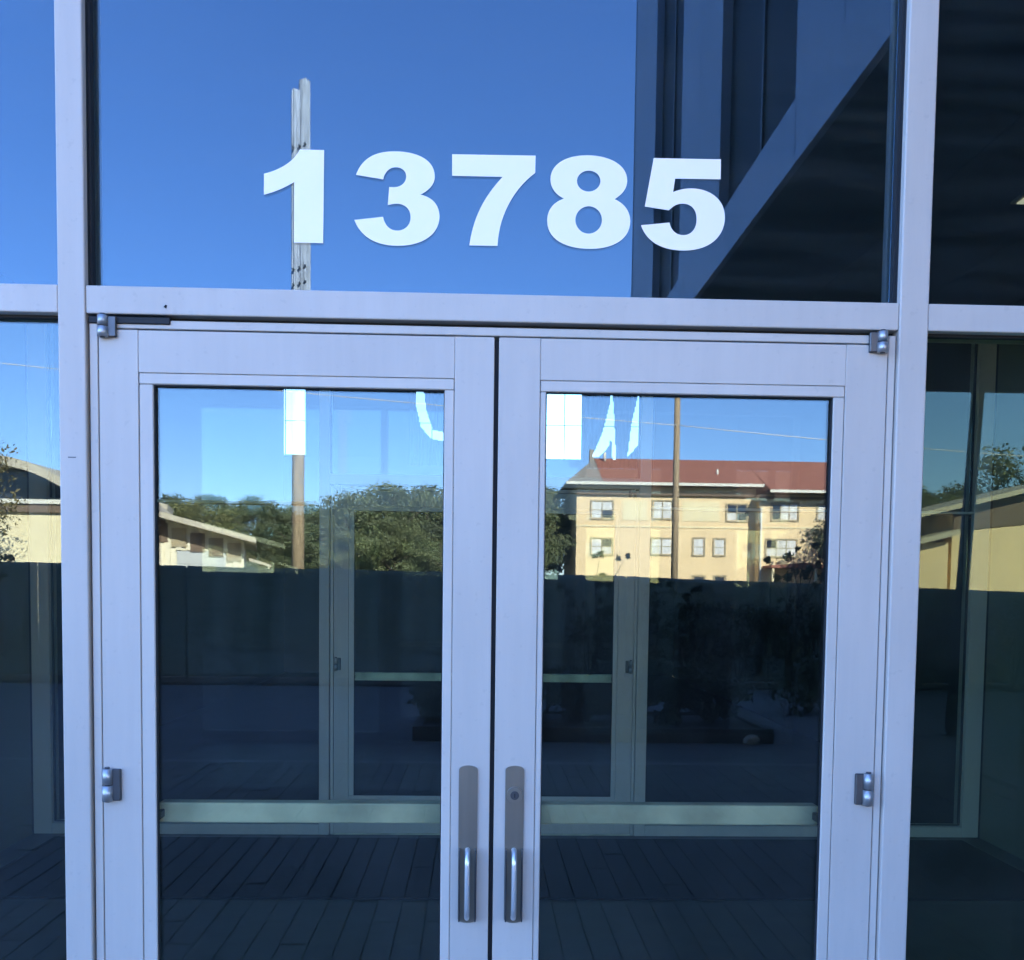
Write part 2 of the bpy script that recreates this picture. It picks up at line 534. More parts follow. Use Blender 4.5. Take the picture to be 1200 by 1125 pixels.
def leaf(y, side, label, gl, pulls=True, lock=False):
    e = empty('entrance_door' if pulls else 'vestibule_door', (-0.93 if side < 0 else 0.93, y, 0.0), label, 'door')
    f0, f1 = y + 0.002, y + 0.047
    if side < 0:
        xo0, xo1, xi0, xi1 = -0.9305, -0.8400, -0.1025, -0.0095
        gx0, gx1 = -0.8065, -0.1260
        st = [(xo0, xo1, 'hinge_stile'), (xi0, xi1, 'meeting_stile')]
    else:
        xi0, xi1, xo0, xo1 = 0.0015, 0.0995, 0.8295, 0.9290
        gx0, gx1 = 0.1145, 0.8025
        st = [(xi0, xi1, 'meeting_stile'), (xo0, xo1, 'hinge_stile')]
    L, Rr = (st[0][1], st[1][0])
    for a, b, n in st:
        MB().box(a, b, f0, f1, 0.010, 2.137, 0.0012, 1).build(n, 'alu', e)
    MB().box(L + 0.0005, Rr - 0.0005, f0 + 0.0005, f1 - 0.001, 2.0395, 2.1365, 0.001, 1).build('top_rail', 'alu', e)
    MB().box(L + 0.0005, Rr - 0.0005, f0 + 0.0005, f1 - 0.001, 0.0105, 0.2200, 0.001, 1).build('bottom_rail', 'alu', e)
    zt, zb = 2.0125, 0.247
    b0, b1 = y + 0.0035, y + 0.0195
    MB().box(L + 0.001, gx0, b0, b1, zb, zt, 0.002, 1).build('glazing_bead', 'alu_bead', e)
    MB().box(gx1, Rr - 0.001, b0, b1, zb, zt, 0.002, 1).build('glazing_bead', 'alu_bead', e)
    MB().box(L + 0.001, Rr - 0.001, b0, b1, zt + 0.0006, 2.0388, 0.002, 1).build('glazing_bead', 'alu_bead', e)
    MB().box(L + 0.001, Rr - 0.001, b0, b1, 0.2206, zb - 0.0006, 0.002, 1).build('glazing_bead', 'alu_bead', e)
    q = MB()
    t = 0.0022
    q.box(gx0, gx0 + t, b0 + 0.006, b1 + 0.0015, zb, zt - t)
    q.box(gx1 - t, gx1, b0 + 0.006, b1 + 0.0015, zb, zt - t)
    q.box(gx0, gx1, b0 + 0.006, b1 + 0.0015, zt - t, zt)
    q.box(gx0, gx1, b0 + 0.006, b1 + 0.0015, zb - 0.0005, zb + t)
    q.build('gasket', 'gasket', e)
    MB().box(L + 0.002, Rr - 0.002, y + 0.0215, y + 0.0285, 0.2215, 2.0385).build('pane', gl, e)
    if side < 0: MB().box(-0.0094, 0.0013, y + 0.022, y + 0.044, 0.012, 2.135).build('weather_seal', 'gasket', e)
    # panic bar on the inside
    if side < 0: p0, p1 = -0.822, -0.080
    else: p0, p1 = 0.080, 0.818
    pb = MB().box(p0, p1, y + 0.070, y + 0.112, 0.961, 1.011, 0.004, 2).build('push_bar', 'bar', e)
    for xx in (p0 + 0.004, p1 - 0.016):
        MB().box(xx, xx + 0.012, y + 0.031, y + 0.0695, 0.976, 0.996, 0.002, 1).build('bracket', 'steel_dark', pb)
    # hinges
    hx = -0.917 if side < 0 else 0.9115
    d = 1 if side < 0 else -1
    for hz0, hz1 in ((2.117, 2.166), (1.030, 1.108), (0.09, 0.165)):
        h = MB().cyl((hx, y - 0.010, hz0), (hx, y - 0.010, (hz0 + hz1) / 2 - 0.0015), 0.0125, n=20).build('hinge', 'steel_bright', e)
        MB().cyl((hx, y - 0.010, (hz0 + hz1) / 2 + 0.0015), (hx, y - 0.010, hz1), 0.0115, n=20).build('knuckle', 'steel_bright', h)
        MB().cyl((hx, y - 0.010, hz0 - 0.002), (hx, y - 0.010, hz1 + 0.004), 0.006, n=12).build('pin', 'steel_dark', h)
        a, b = sorted((hx + d * 0.004, hx + d * 0.030))
        MB().box(a, b, y - 0.009, y + 0.0015, hz0 + 0.001, hz1 - 0.001, 0.002, 1).build('hinge_leaf', 'steel_dark', h)
    if pulls:
        cx = -0.0610 if side < 0 else 0.0510
        w, z0, z1, zm = 0.0225, 0.733, 1.120, 0.922
        # back plate with slightly domed ends
        prof = [(cx - w, z0 + 0.012), (cx - w, z1 - 0.010)]
        prof += [(cx + w * math.cos(a), z1 - 0.010 + 0.010 * math.sin(a)) for a in [math.pi * (1 - k / 8) for k in range(1, 8)]]
        prof += [(cx + w, z1 - 0.010), (cx + w, z0 + 0.012)]
        prof += [(cx + w * math.cos(a), z0 + 0.012 - 0.010 * math.sin(a)) for a in [math.pi * (k / 8) for k in range(1, 8)]]
        h = MB().prism(prof, y - 0.0035, y + 0.0015).build('pull_handle', 'steel', e)
        # scooped grip standing off the lower half
        MB().box(cx - 0.0212, cx - 0.0175, y - 0.030, y - 0.004, z0 + 0.012, zm - 0.002, 0.0015, 1).build('grip_cheek', 'steel_dark', h)
        MB().box(cx + 0.0175, cx + 0.0212, y - 0.030, y - 0.004, z0 + 0.012, zm - 0.002, 0.0015, 1).build('grip_cheek', 'steel_dark', h)
        g = MB()
        pts = []
        for k in range(9):
            a = math.pi / 2 * k / 8
            pts.append((cx, y - 0.003 - 0.030 * math.sin(a), zm - 0.008 - 0.030 * (1 - math.cos(a))))
        for k in range(9):
            a = math.pi / 2 * (1 - k / 8)
            pts.append((cx, y - 0.003 - 0.030 * math.sin(a), z0 + 0.016 + 0.030 * (1 - math.cos(a))))
        g.tube(pts, 0.0068, 18)
        g.build('grip', 'steel_grip', h)
        if lock:
            MB().cyl((cx, y - 0.0036, 1.050), (cx, y - 0.012, 1.050), 0.0200, 0.0185, 28).build('lock_cylinder', 'steel', h)
            MB().cyl((cx, y - 0.0122, 1.050), (cx, y - 0.0145, 1.050), 0.0105, 0.0105, 24).build('lock_core', 'steel_dark', h)
            MB().box(cx - 0.0012, cx + 0.0012, y - 0.0158, y - 0.0148, 1.045, 1.055).build('keyhole', 'gasket', h)
    return e

leaf(0.0, -1, 'glass entrance door leaf with plain pull plate, no lock cylinder', 'glass_door')
leaf(0.0, 1, 'glass entrance door leaf with round lock cylinder above its pull', 'glass_door', lock=True)

# ------------------------------------------------------------------ street number on the transom pane
def bez(p0, p1, p2, p3, n=14):
    o = []
    for i in range(1, n + 1):
        t = i / n
        o.append(tuple((1 - t) ** 3 * a + 3 * (1 - t) ** 2 * t * b + 3 * (1 - t) * t * t * c + t ** 3 * d for a, b, c, d in zip(p0, p1, p2, p3)))
    return o

def outline(start, segs):
    pts = [start]
    for s in segs:
        if len(s) == 2: pts.append(s)
        else: pts += bez(pts[-1], s[0:2], s[2:4], s[4:6])
    if (Vector(pts[0]) - Vector(pts[-1])).length < 1e-6: pts.pop()
    return pts

def ell(cx, cy, rx, ry, n=48):
    return [(cx + rx * math.cos(2 * math.pi * i / n), cy + ry * math.sin(2 * math.pi * i / n)) for i in range(n)]

DIG = [
 ('1', (-0.5752381, 2.5902793, 0.000231, 6.1e-06, -5e-07, -0.0002272),
  [outline((445, 88), [(690, 93), (684, 1040), (386, 1032), (388, 415), (300, 470, 200, 515, 80, 545), (80, 332), (250, 290, 375, 215, 445, 88)])]),
 ('3', (-0.3655496, 2.5958021, 0.0002323, 6.1e-06, 7e-07, -0.0002278),
  [outline((105, 343), [(160, 190, 280, 106, 490, 106), (740, 106, 905, 200, 905, 360), (905, 440, 850, 500, 760, 545), (880, 570, 955, 650, 955, 770),
   (955, 950, 780, 1066, 540, 1066), (300, 1066, 150, 970, 88, 800), (380, 770), (400, 860, 450, 910, 525, 910), (605, 910, 660, 855, 660, 775),
   (660, 690, 600, 637, 520, 637), (490, 637, 455, 643, 428, 652), (442, 466), (455, 468, 470, 469, 490, 469), (560, 469, 614, 425, 614, 360),
   (614, 305, 570, 268, 508, 268), (440, 268, 395, 315, 382, 390)])]),
 ('7', (-0.1446213, 2.601621, 0.0002336, 6.2e-06, 1.9e-06, -0.0002284),
  [outline((128, 135), [(975, 150), (972, 325), (760, 480, 600, 760, 592, 1067), (303, 1062), (345, 770, 450, 570, 640, 365), (128, 353)])]),
 ('8', (0.0878705, 2.5978868, 0.0002351, 6.2e-06, 3.2e-06, -0.0002292),
  [outline((500, 103), [(730, 103, 910, 200, 910, 360), (910, 440, 860, 500, 782, 548), (880, 590, 943, 670, 943, 775), (943, 950, 780, 1054, 540, 1054),
   (290, 1054, 97, 960, 97, 765), (97, 650, 165, 575, 268, 541), (180, 500, 130, 430, 130, 345), (130, 190, 290, 103, 500, 103)]),
   ell(518, 364, 119, 106), ell(519, 759, 135, 139)]),
 ('5', (0.311704, 2.593862, 0.0002365, 6.2e-06, 4.4e-06, -0.00023),
  [outline((225, 88), [(907, 101), (905, 303), (443, 296), (422, 432), (480, 408, 540, 395, 605, 395), (800, 395, 951, 510, 951, 690),
   (951, 890, 790, 1027, 540, 1027), (300, 1027, 150, 930, 97, 768), (387, 742), (400, 820, 455, 870, 530, 870), (610, 870, 662, 800, 662, 710),
   (662, 610, 610, 550, 520, 550), (460, 550, 420, 575, 380, 617), (135, 578)])]),
]
num = empty('street_number', (0.0, GY, 2.33), 'bold white numerals 13785 on the glass above the double doors', 'number')
for ch, (ox, oz, ux, uz, vx, vz), loops in DIG:
    bm = bmesh.new()
    for lp in loops:
        vs = [bm.verts.new((ox + ux * a + vx * b, GY - 0.0007, oz + uz * a + vz * b)) for a, b in lp]
        for i in range(len(vs)):
            bm.edges.new((vs[i], vs[(i + 1) % len(vs)]))
    bmesh.ops.triangle_fill(bm, use_beauty=True, use_dissolve=False, edges=bm.edges[:])
    ext = bmesh.ops.extrude_face_region(bm, geom=bm.faces[:])
    for g in ext['geom']:
        if isinstance(g, bmesh.types.BMVert): g.co.y = GY - 0.0001
    mbx = MB()
    mbx.bm.free()
    mbx.bm = bm
    o = mbx.build('digit', 'vinyl', num)
    o['label'] = 'white numeral ' + ch

# ================================================================== VESTIBULE
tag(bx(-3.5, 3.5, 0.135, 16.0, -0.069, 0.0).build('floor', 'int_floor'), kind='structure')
tag(bx(-2.95, -2.775, 0.12, 3.88, 0.0, 3.30).build('wall_left', 'int_wall'), kind='structure')
tag(bx(3.16, 3.34, 0.12, 3.88, 0.0, 3.30).build('wall_right', 'int_wall'), kind='structure')
tag(bx(-2.95, 3.34, 0.12, 3.88, 3.32, 3.42).build('ceiling', 'vest_ceiling'), kind='structure')
sf2 = storefront(3.9, 'vestibule_screen', 'inner aluminium and glass screen closing the vestibule behind the entrance doors', 'partition',
                 ('glass_inner', 'glass_inner', 'glass_inner'), 0.05, inner=True)
leaf(3.9, -1, 'inner vestibule door leaf seen through the entrance door without lock', 'glass_inner', pulls=False)
leaf(3.9, 1, 'inner vestibule door leaf seen through the entrance door with the lock', 'glass_inner', pulls=False)
dm = MB().box(-2.6, 3.0, 2.56, 3.78, 0.0, 0.012, 0.004, 1).build('door_mat', 'matting', base=None)
tag(dm, 'dark walk-off mat on the vestibule floor before the inner doors', 'mat')
for x, y in ((2.50, 2.05),):
    e = empty('ceiling_light', (x, y, 3.32), 'square ceiling light glowing warm over the vestibule by its side wall', 'light')
    MB().box(x - 0.16, x + 0.16, y - 0.16, y + 0.16, 3.306, 3.3195, 0.003, 1).build('frame', 'bar', e)
    MB().box(x - 0.14, x + 0.14, y - 0.14, y + 0.14, 3.301, 3.3055).build('diffuser', 'light_panel', e)

# ================================================================== OFFICE BUILDING (shell round the lobby, wing overhead)
H = 12.0
B = empty('office_building', (0, 8, 0), 'grey panelled office building holding the storefront, with a wing on a slanted column', 'building')
# facade above and beside the storefront
MB().box(-14, -2.875, 0.02, 0.30, 0, H - 0.25).build('wall', 'panel_side', B)
MB().box(3.175, 14, 0.02, 0.30, 0, H - 0.25).build('wall', 'panel_side', B)
MB().box(-2.874, 3.174, 0.02, 0.30, 3.372, H - 0.25).build('wall', 'panel_side', B)
# cladding panels on the facade, with open joints
for i in range(10):
    for j in range(5):
        x0, z0 = -14 + i * 1.66, 3.40 + j * 1.68
        MB().box(x0 + 0.006, x0 + 1.654, 0.0, 0.0195, z0 + 0.006, z0 + 1.674, 0.002, 1).build('panel', 'panel_side', B)
for i in range(6):
    for j in range(2):
        x0 = -14 + i * 1.85
        MB().box(x0 + 0.006, x0 + 1.844, 0.0, 0.0195, 0.02 + j * 1.68, 1.69 + j * 1.68, 0.002, 1).build('panel', 'panel_side', B)
        x0 = 3.18 + i * 1.80
        MB().box(x0 + 0.006, x0 + 1.794, 0.0, 0.0195, 0.02 + j * 1.68, 1.69 + j * 1.68, 0.002, 1).build('panel', 'panel_side', B)
MB().box(-14, -13.7, 0.31, 16.0, 0, H - 0.25).build('wall', 'panel_side', B)
MB().box(13.7, 14, 0.31, 16.0, 0, H - 0.25).build('wall', 'panel_side', B)
MB().box(-14.2, 14.2, -0.2, 16.5, H - 0.249, H).build('roof', 'roofing', B)
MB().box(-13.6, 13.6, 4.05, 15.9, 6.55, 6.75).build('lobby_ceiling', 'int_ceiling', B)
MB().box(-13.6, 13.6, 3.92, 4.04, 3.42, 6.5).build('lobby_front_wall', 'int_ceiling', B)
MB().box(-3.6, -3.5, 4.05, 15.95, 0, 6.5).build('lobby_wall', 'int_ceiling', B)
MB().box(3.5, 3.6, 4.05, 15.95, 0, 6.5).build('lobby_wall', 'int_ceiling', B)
MB().box(-14, 14, 16.31, 21.8, 6.5, 6.7).build('rear_canopy', 'roofing', B)  # added out of view to keep direct sun out of the rear windows
for x_ in (-13.5, 13.5):
    MB().cyl((x_, 21.5, -0.07), (x_, 21.5, 6.499), 0.12, n=14).build('canopy_post', 'steel_dark', B)
# rear wall with its windows
holes = [(-3.69, -3.12), (-1.22, -0.62), (1.10, 1.81), (1.95, 3.0)]
hz0, hz1 = 3.86, 6.3
edges = [-14.0]
for a, b in holes: edges += [a, b]
edges.append(14.0)
for k in range(0, len(edges), 2):
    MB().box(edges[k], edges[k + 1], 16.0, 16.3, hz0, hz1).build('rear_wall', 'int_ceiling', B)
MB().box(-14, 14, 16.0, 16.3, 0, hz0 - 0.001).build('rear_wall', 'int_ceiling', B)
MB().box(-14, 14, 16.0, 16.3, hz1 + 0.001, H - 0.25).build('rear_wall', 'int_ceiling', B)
for a, b in holes:
    w = MB()
    w.box(a, a + 0.03, 16.1, 16.16, hz0, hz1).box(b - 0.03, b, 16.1, 16.16, hz0, hz1)
    w.box(a + 0.03, b - 0.03, 16.1, 16.16, hz0, hz0 + 0.03).box(a + 0.03, b - 0.03, 16.1, 16.16, hz1 - 0.03, hz1)
    wf = w.build('rear_window', 'bar', B)
    MB().box(a + 0.03, b - 0.03, 16.125, 16.13, hz0 + 0.03, hz1 - 0.03).build('pane', 'glass_dim' if a in (holes[1][0], holes[3][0]) else 'glass_rear' if a == holes[0][0] else 'glass_inner', wf)
    q = MB()
    m_ = (a + b) / 2 + (-0.1 if a < -3 else 0.02)
    q.box(m_ - 0.008, m_ + 0.008, 16.11, 16.124, hz0 + 0.03, hz1 - 0.03)
    q.box(a + 0.03, m_ - 0.0085, 16.112, 16.122, 4.48, 4.492).box(m_ + 0.0085, b - 0.03, 16.112, 16.122, 4.48, 4.492)
    q.build('muntin', 'bar', wf)

def inpoly(x, z, P):
    c = False
    for i in range(len(P)):
        (x1, z1), (x2, z2) = P[i], P[i - 1]
        if (z1 > z) != (z2 > z) and x < (x2 - x1) * (z - z1) / (z2 - z1) + x1: c = not c
    return c

def px(*pts):      # cut-outs that shape slivers of daylight in the added drapes, metres in the rear wall
    return [(-1.15 + (x - 490) / 65.0, 5.0 - (y - 460) / 65.0) for x, y in pts]
light_cutouts = [px((484, 400), (495, 440), (500, 480), (508, 503), (522, 506), (522, 516), (506, 513), (494, 500), (487, 470)),
        px((712, 470), (716, 490), (712, 518), (700, 531), (692, 531), (703, 505)),
        px((712, 440), (716, 470), (721, 537), (716, 537), (712, 480)),
        px((748, 440), (758, 440), (757, 500), (744, 518), (733, 531), (737, 495))]
for k, (a, b) in enumerate((holes[1], holes[3])):
    cs = 0.02
    bm = bmesh.new()
    vd = {}
    nx, nz = int((b - a + 0.16) / cs), int((hz1 - hz0 + 0.3) / cs)
    def V(i, j):
        if (i, j) not in vd:
            x, z = a - 0.08 + i * cs, hz0 - 0.15 + j * cs
            vd[(i, j)] = bm.verts.new((x, 15.93 + 0.02 * math.sin(x * 45), z))
        return vd[(i, j)]
    for i in range(nx):
        for j in range(nz):
            x, z = a - 0.08 + (i + .5) * cs, hz0 - 0.15 + (j + .5) * cs
            if any(inpoly(x, z, P) for P in light_cutouts): continue
            bm.faces.new((V(i, j), V(i + 1, j), V(i + 1, j + 1), V(i, j + 1)))
    mbx = MB(); mbx.bm.free(); mbx.bm = bm
    o = mbx.build('drape', 'drape', base=((a + b) / 2, 15.93, hz1 + 0.1))
    sd = o.modifiers.new('thickness', 'SOLIDIFY'); sd.thickness = 0.006
    tag(o, ['dark drape drawn over the narrower lobby rear window', 'dark drape drawn over the wider lobby rear window'][k], 'drape')

# --- the wing overhead, projecting towards the street
WX, WY0, WZ0, WZ1 = 1.64, -9.04, 3.86, 8.75
MB().box(WX + 0.31, 13.9, WY0 + 0.02, -0.002, WZ0 + 0.03, WZ1 - 0.3).build('wing_core', 'soffit', B)
MB().box(WX + 0.02, 14.0, WY0, -0.002, WZ1 - 0.29, WZ1 - 0.01).build('wing_roof', 'roofing', B)
# soffit boards
for i in range(14):
    x0 = WX + 0.04 + i * 0.88
    MB().box(x0, x0 + 0.872, WY0 + 0.03, -0.01, WZ0 - 0.005, WZ0 + 0.025, 0.003, 1).build('soffit_board', 'soffit', B)
# fascia band
yy = WY0
while yy < -0.1:
    y1 = min(yy + 1.5, -0.01)
    MB().box(WX - 0.012, WX + 0.03, yy + 0.003, y1 - 0.003, WZ0 - 0.02, WZ0 + 0.33, 0.003, 1).build('fascia', 'panel', B)
    yy += 1.5
MB().box(WX - 0.006, 14.0, WY0 - 0.04, WY0 - 0.001, WZ0 - 0.02, WZ1 - 0.02).build('wing_end', 'panel', B)
# side wall: panels and tall dark windows
segs = [(-9.04, -7.69, 'p'), (-7.69, -6.34, 'w'), (-6.34, -4.87, 'p'), (-4.87, -3.10, 'w'), (-3.10, -1.6, 'p'), (-1.6, -0.34, 'w'), (-0.34, -0.01, 'p')]
for a, b, k in segs:
    if k == 'w':
        w = MB().box(WX + 0.07, WX + 0.10, a, b, WZ0 + 0.345, WZ1 - 0.3).build('wing_window', 'tinted', B)
        MB().box(WX + 0.055, WX + 0.069, (a + b) / 2 - 0.015, (a + b) / 2 + 0.015, WZ0 + 0.345, WZ1 - 0.3).build('window_bar', 'steel_dark', w)
    else:
        n = 2 if b - a > 0.5 else 1
        for i in range(n):
            y0, y1 = a + (b - a) * i / n, a + (b - a) * (i + 1) / n
            MB().box(WX, WX + 0.30, y0 + 0.004, y1 - 0.004, WZ0 + 0.339, WZ1 - 0.3, 0.003, 1).build('wing_panel', 'panel', B)
MB().box(2.00, 2.56, -1.22, -0.011, 0.0, WZ0 - 0.006, 0.006, 1).build('pier', 'soffit', B)  # added to block skylight and darken the right mullion
cl = MB().cyl((5.20, -8.56, -0.07), (5.37, -8.56, WZ0 - 0.006), 0.066, 0.066, 20).build('column', 'steel_dark', B)
MB().cyl((5.203, -8.56, -0.012), (5.203, -8.56, 0.012), 0.12, 0.12, 20).build('base_plate', 'steel_dark', cl)

# ================================================================== FENCE with a dark screen
F = empty('screen_fence', (0, -14.4, 0.03), 'tall chain fence covered with dark green wind screen across the driveway', 'fence')
FY = -14.4
def ftop(x):
    return 1.90 - 0.010 * (x + 7) - (0.016 * (x - 2.0) if x > 2 else 0)
bay = 2.4
k = 0
x = -26.4
scr_rng = random.Random(3)
while x < 24:
    MB().cyl((x, FY - 0.06, 0.0), (x, FY - 0.06, ftop(x) - 0.06), 0.03, n=10).build('post', 'galv', F)
    MB().cyl((x + 0.03, FY - 0.06, ftop(x) - 0.14), (x + bay - 0.03, FY - 0.06, ftop(x + bay) - 0.14), 0.02, n=8).build('rail', 'galv', F)
    bm = bmesh.new()
    nx, nz = 60, 22
    ph = scr_rng.uniform(0, 6)
    horiz = 0.0 < x < 3
    g = [[None] * (nz + 1) for _ in range(nx + 1)]
    for i in range(nx + 1):
        u = i / nx
        xx = x + 0.01 + u * (bay - 0.02)
        top = ftop(xx) - 0.02 - 0.010 * math.sin(math.pi * u) + 0.003 * math.sin(xx * 11 + ph) + scr_rng.uniform(-0.002, 0.002)
        for j in range(nz + 1):
            v = j / nz
            z = 0.05 + v * (top - 0.05)
            if horiz:
                dy = 0.024 * math.sin(z * 38 + 0.8 * math.sin(xx * 2.0)) + 0.01 * math.sin(xx * 4 + z)
            else:
                dy = 0.045 * math.sin(xx * 13 + ph + 0.6 * math.sin(z * 2)) + 0.012 * math.sin(z * 6 + xx * 3)
            g[i][j] = bm.verts.new((xx, FY + dy * math.sin(math.pi * min(1, max(0.04, u))) ** 0.3, z))
    for i in range(nx):
        for j in range(nz):
            f = bm.faces.new((g[i][j], g[i + 1][j], g[i + 1][j + 1], g[i][j + 1]))
            f.smooth = True
    mbx = MB(); mbx.bm.free(); mbx.bm = bm
    o = mbx.build('screen', 'screen', F)
    sd = o.modifiers.new('thickness', 'SOLIDIFY'); sd.thickness = 0.004
    x += bay

# ================================================================== FOLIAGE
def leaf_mesh(name, rng, clumps, n, size, flat=1.0):
    """many small leaf faces spread through the clumps"""
    vs, fs = [], []
    wts = [c[3] ** 2 for c in clumps]
    for _ in range(n):
        cx, cy, cz, r = rng.choices(clumps, wts)[0]
        while True:
            d = Vector((rng.gauss(0, 1), rng.gauss(0, 1), rng.gauss(0, 1)))
            if d.length > 0.01: break
        d.normalize()
        rr = r * (rng.random() ** 0.45) * rng.uniform(0.75, 1.18)
        c = Vector((cx, cy, cz)) + Vector((d.x * rr, d.y * rr, d.z * rr * flat))
        nrm = (d + Vector((rng.gauss(0, .7), rng.gauss(0, .7), rng.gauss(0, .7)))).normalized()
        a = nrm.orthogonal().normalized()
        a.rotate(Matrix.Rotation(rng.uniform(0, 6.28), 3, nrm))
        b = nrm.cross(a)
        s = size * rng.uniform(0.6, 1.4)
        k = len(vs)
        vs += [c - a * s, c - b * s * 0.45, c + a * s, c + b * s * 0.45]
        fs.append((k, k + 1, k + 2, k + 3))
    me = bpy.data.meshes.new(name)
    me.from_pydata([tuple(v) for v in vs], [], fs)
    return me

def tree_proto(seed, h, rad, leafmat, n=13000, size=0.105):
    rng = random.Random(seed)
    t = MB()
    th = h * 0.42
    t.cyl((0, 0, 0), (0.1, 0, th * 0.6), 0.24, 0.19, 10)
    t.cyl((0.1, 0, th * 0.6), (0.05, 0.05, h * 0.75), 0.19, 0.06, 8)
    clumps = []
    for i in range(9):
        a = rng.uniform(0, 6.28)
        zz = rng.uniform(0.35, 0.6) * h
        L = rad * rng.uniform(0.5, 0.85)
        e = (math.cos(a) * L, math.sin(a) * L, zz + rng.uniform(0.1, 0.28) * h)
        t.cyl((0.07, 0.02, zz), e, 0.08, 0.03, 6)
        clumps.append((*e, rad * rng.uniform(0.24, 0.36)))
    for i in range(34):
        a = rng.uniform(0, 6.28)
        w = rng.uniform(0.15, 1.0)
        prof = math.sin(math.pi * min(0.97, max(0.1, w * 0.9 + 0.08))) ** 0.6
        L = rad * prof * rng.uniform(0.35, 0.88)
        clumps.append((math.cos(a) * L, math.sin(a) * L, h * (0.2 + 0.72 * w), rad * rng.uniform(0.16, 0.32)))
    tm = t.mesh('trunk'); tm.materials.append(MATS['bark'])
    cm = leaf_mesh('crown', rng, clumps, n, size, 0.8)
    cm.materials.append(MATS[leafmat])
    return tm, cm

PROTO = {'dark': [tree_proto(11, 9, 3.6, 'leaf_dark'), tree_proto(12, 9, 3.9, 'leaf_dark')],
         'mid': [tree_proto(13, 9, 3.8, 'leaf_mid'), tree_proto(14, 9, 3.4, 'leaf_mid')],
         'olive': [tree_proto(15, 9, 4.0, 'leaf_olive')],
         'autumn': [tree_proto(16, 9, 3.4, 'leaf_autumn', 8000, 0.085)]}
TL = {'dark': 'dense dark green tree in the wood line beyond the fence', 'mid': 'mid green bushy tree in the wood line beyond the fence',
      'olive': 'yellowish olive tree standing behind the low gabled garage house', 'autumn': 'golden-leaved tree beside the house with the arched roof'}
trees = [(-29, -82, 9.6, 'dark'), (-24.5, -78, 8.9, 'mid'), (-19.2, -66, 7.6, 'olive'), (-17.2, -80, 8.8, 'dark'), (-13.6, -77, 7.6, 'dark'),
         (-11.2, -75, 7.9, 'mid'), (-9.0, -67, 8.2, 'dark'), (-6.3, -68, 9.4, 'mid'), (-3.6, -70, 9.3, 'dark'), (-1.0, -74, 9.2, 'mid'),
         (0.6, -78, 10.0, 'dark'), (2.6, -76, 10.4, 'dark'), (3.6, -92, 11.6, 'mid'), (6.0, -104, 12.4, 'dark'), (-25, -92, 10.2, 'mid'), (-20, -91, 10.0, 'dark'), (-8.5, -88, 9.6, 'dark'), (-13.2, -86, 9.0, 'mid'), (-27.5, -90, 10, 'dark'), (29.5, -100, 12.5, 'mid'), (-21.8, -84, 9.3, 'dark'), (-5.0, -58, 6.0, 'mid'), (-8.2, -60, 5.2, 'mid'),
         (-2.4, -60, 5.8, 'dark'), (31.5, -78, 10.8, 'dark'), (35.5, -80, 10.9, 'mid'), (39.5, -79, 10.9, 'dark'), (43.5, -80, 10.7, 'mid'), (46.0, -77, 15.5, 'mid'), (33.5, -74, 10.2, 'mid'), (29.5, -73, 9.6, 'dark'), (4.4, -91, 12.0, 'mid'), (2.2, -69, 8.6, 'mid'),
         (-19.4, -34.5, 8.6, 'autumn'), (-33, -80, 10, 'mid'), (-38, -84, 10.5, 'dark'), (48, -82, 11, 'dark'), (-15.5, -90, 9.8, 'mid'), (-11, -92, 9.6, 'dark'),
         (-1, -95, 11, 'dark'), (-6, -94, 11, 'mid'), (3, -97, 11.5, 'mid'), (54, -80, 11, 'mid'), (-44, -80, 10.5, 'mid')]
tr = random.Random(5)
for x, y, h, k in trees:
    tm, cm = tr.choice(PROTO[k])
    lab = TL[k]
    if k in ('dark', 'mid'):
        w = ('behind the garage house' if x < -14.5 else 'beside the doubled timber pole' if x < -7.5 else 'between the timber pole and the red roof' if x < 0
             else 'at the hip end of the red roofed house' if x < 20 else 'behind the two-gabled house')
        lab = ('dense dark green tree ' if k == 'dark' else 'lighter green bushy tree ') + w
    if (x, y) == (46.0, -77): lab = 'tall tree rising behind the two-gabled house beyond the column'
    e = empty('tree', (x, y, -0.07), lab, 'tree', None if k in ('olive', 'autumn') or (x, y) == (46.0, -77) else 'trees beyond the fence')
    e.rotation_euler.z = tr.uniform(0, 6.28)
    s = h / 9.0
    e.scale = (s * tr.uniform(0.95, 1.15), s * tr.uniform(0.95, 1.15), s)
    link_mesh('trunk', tm, e)
    link_mesh('crown', cm, e)

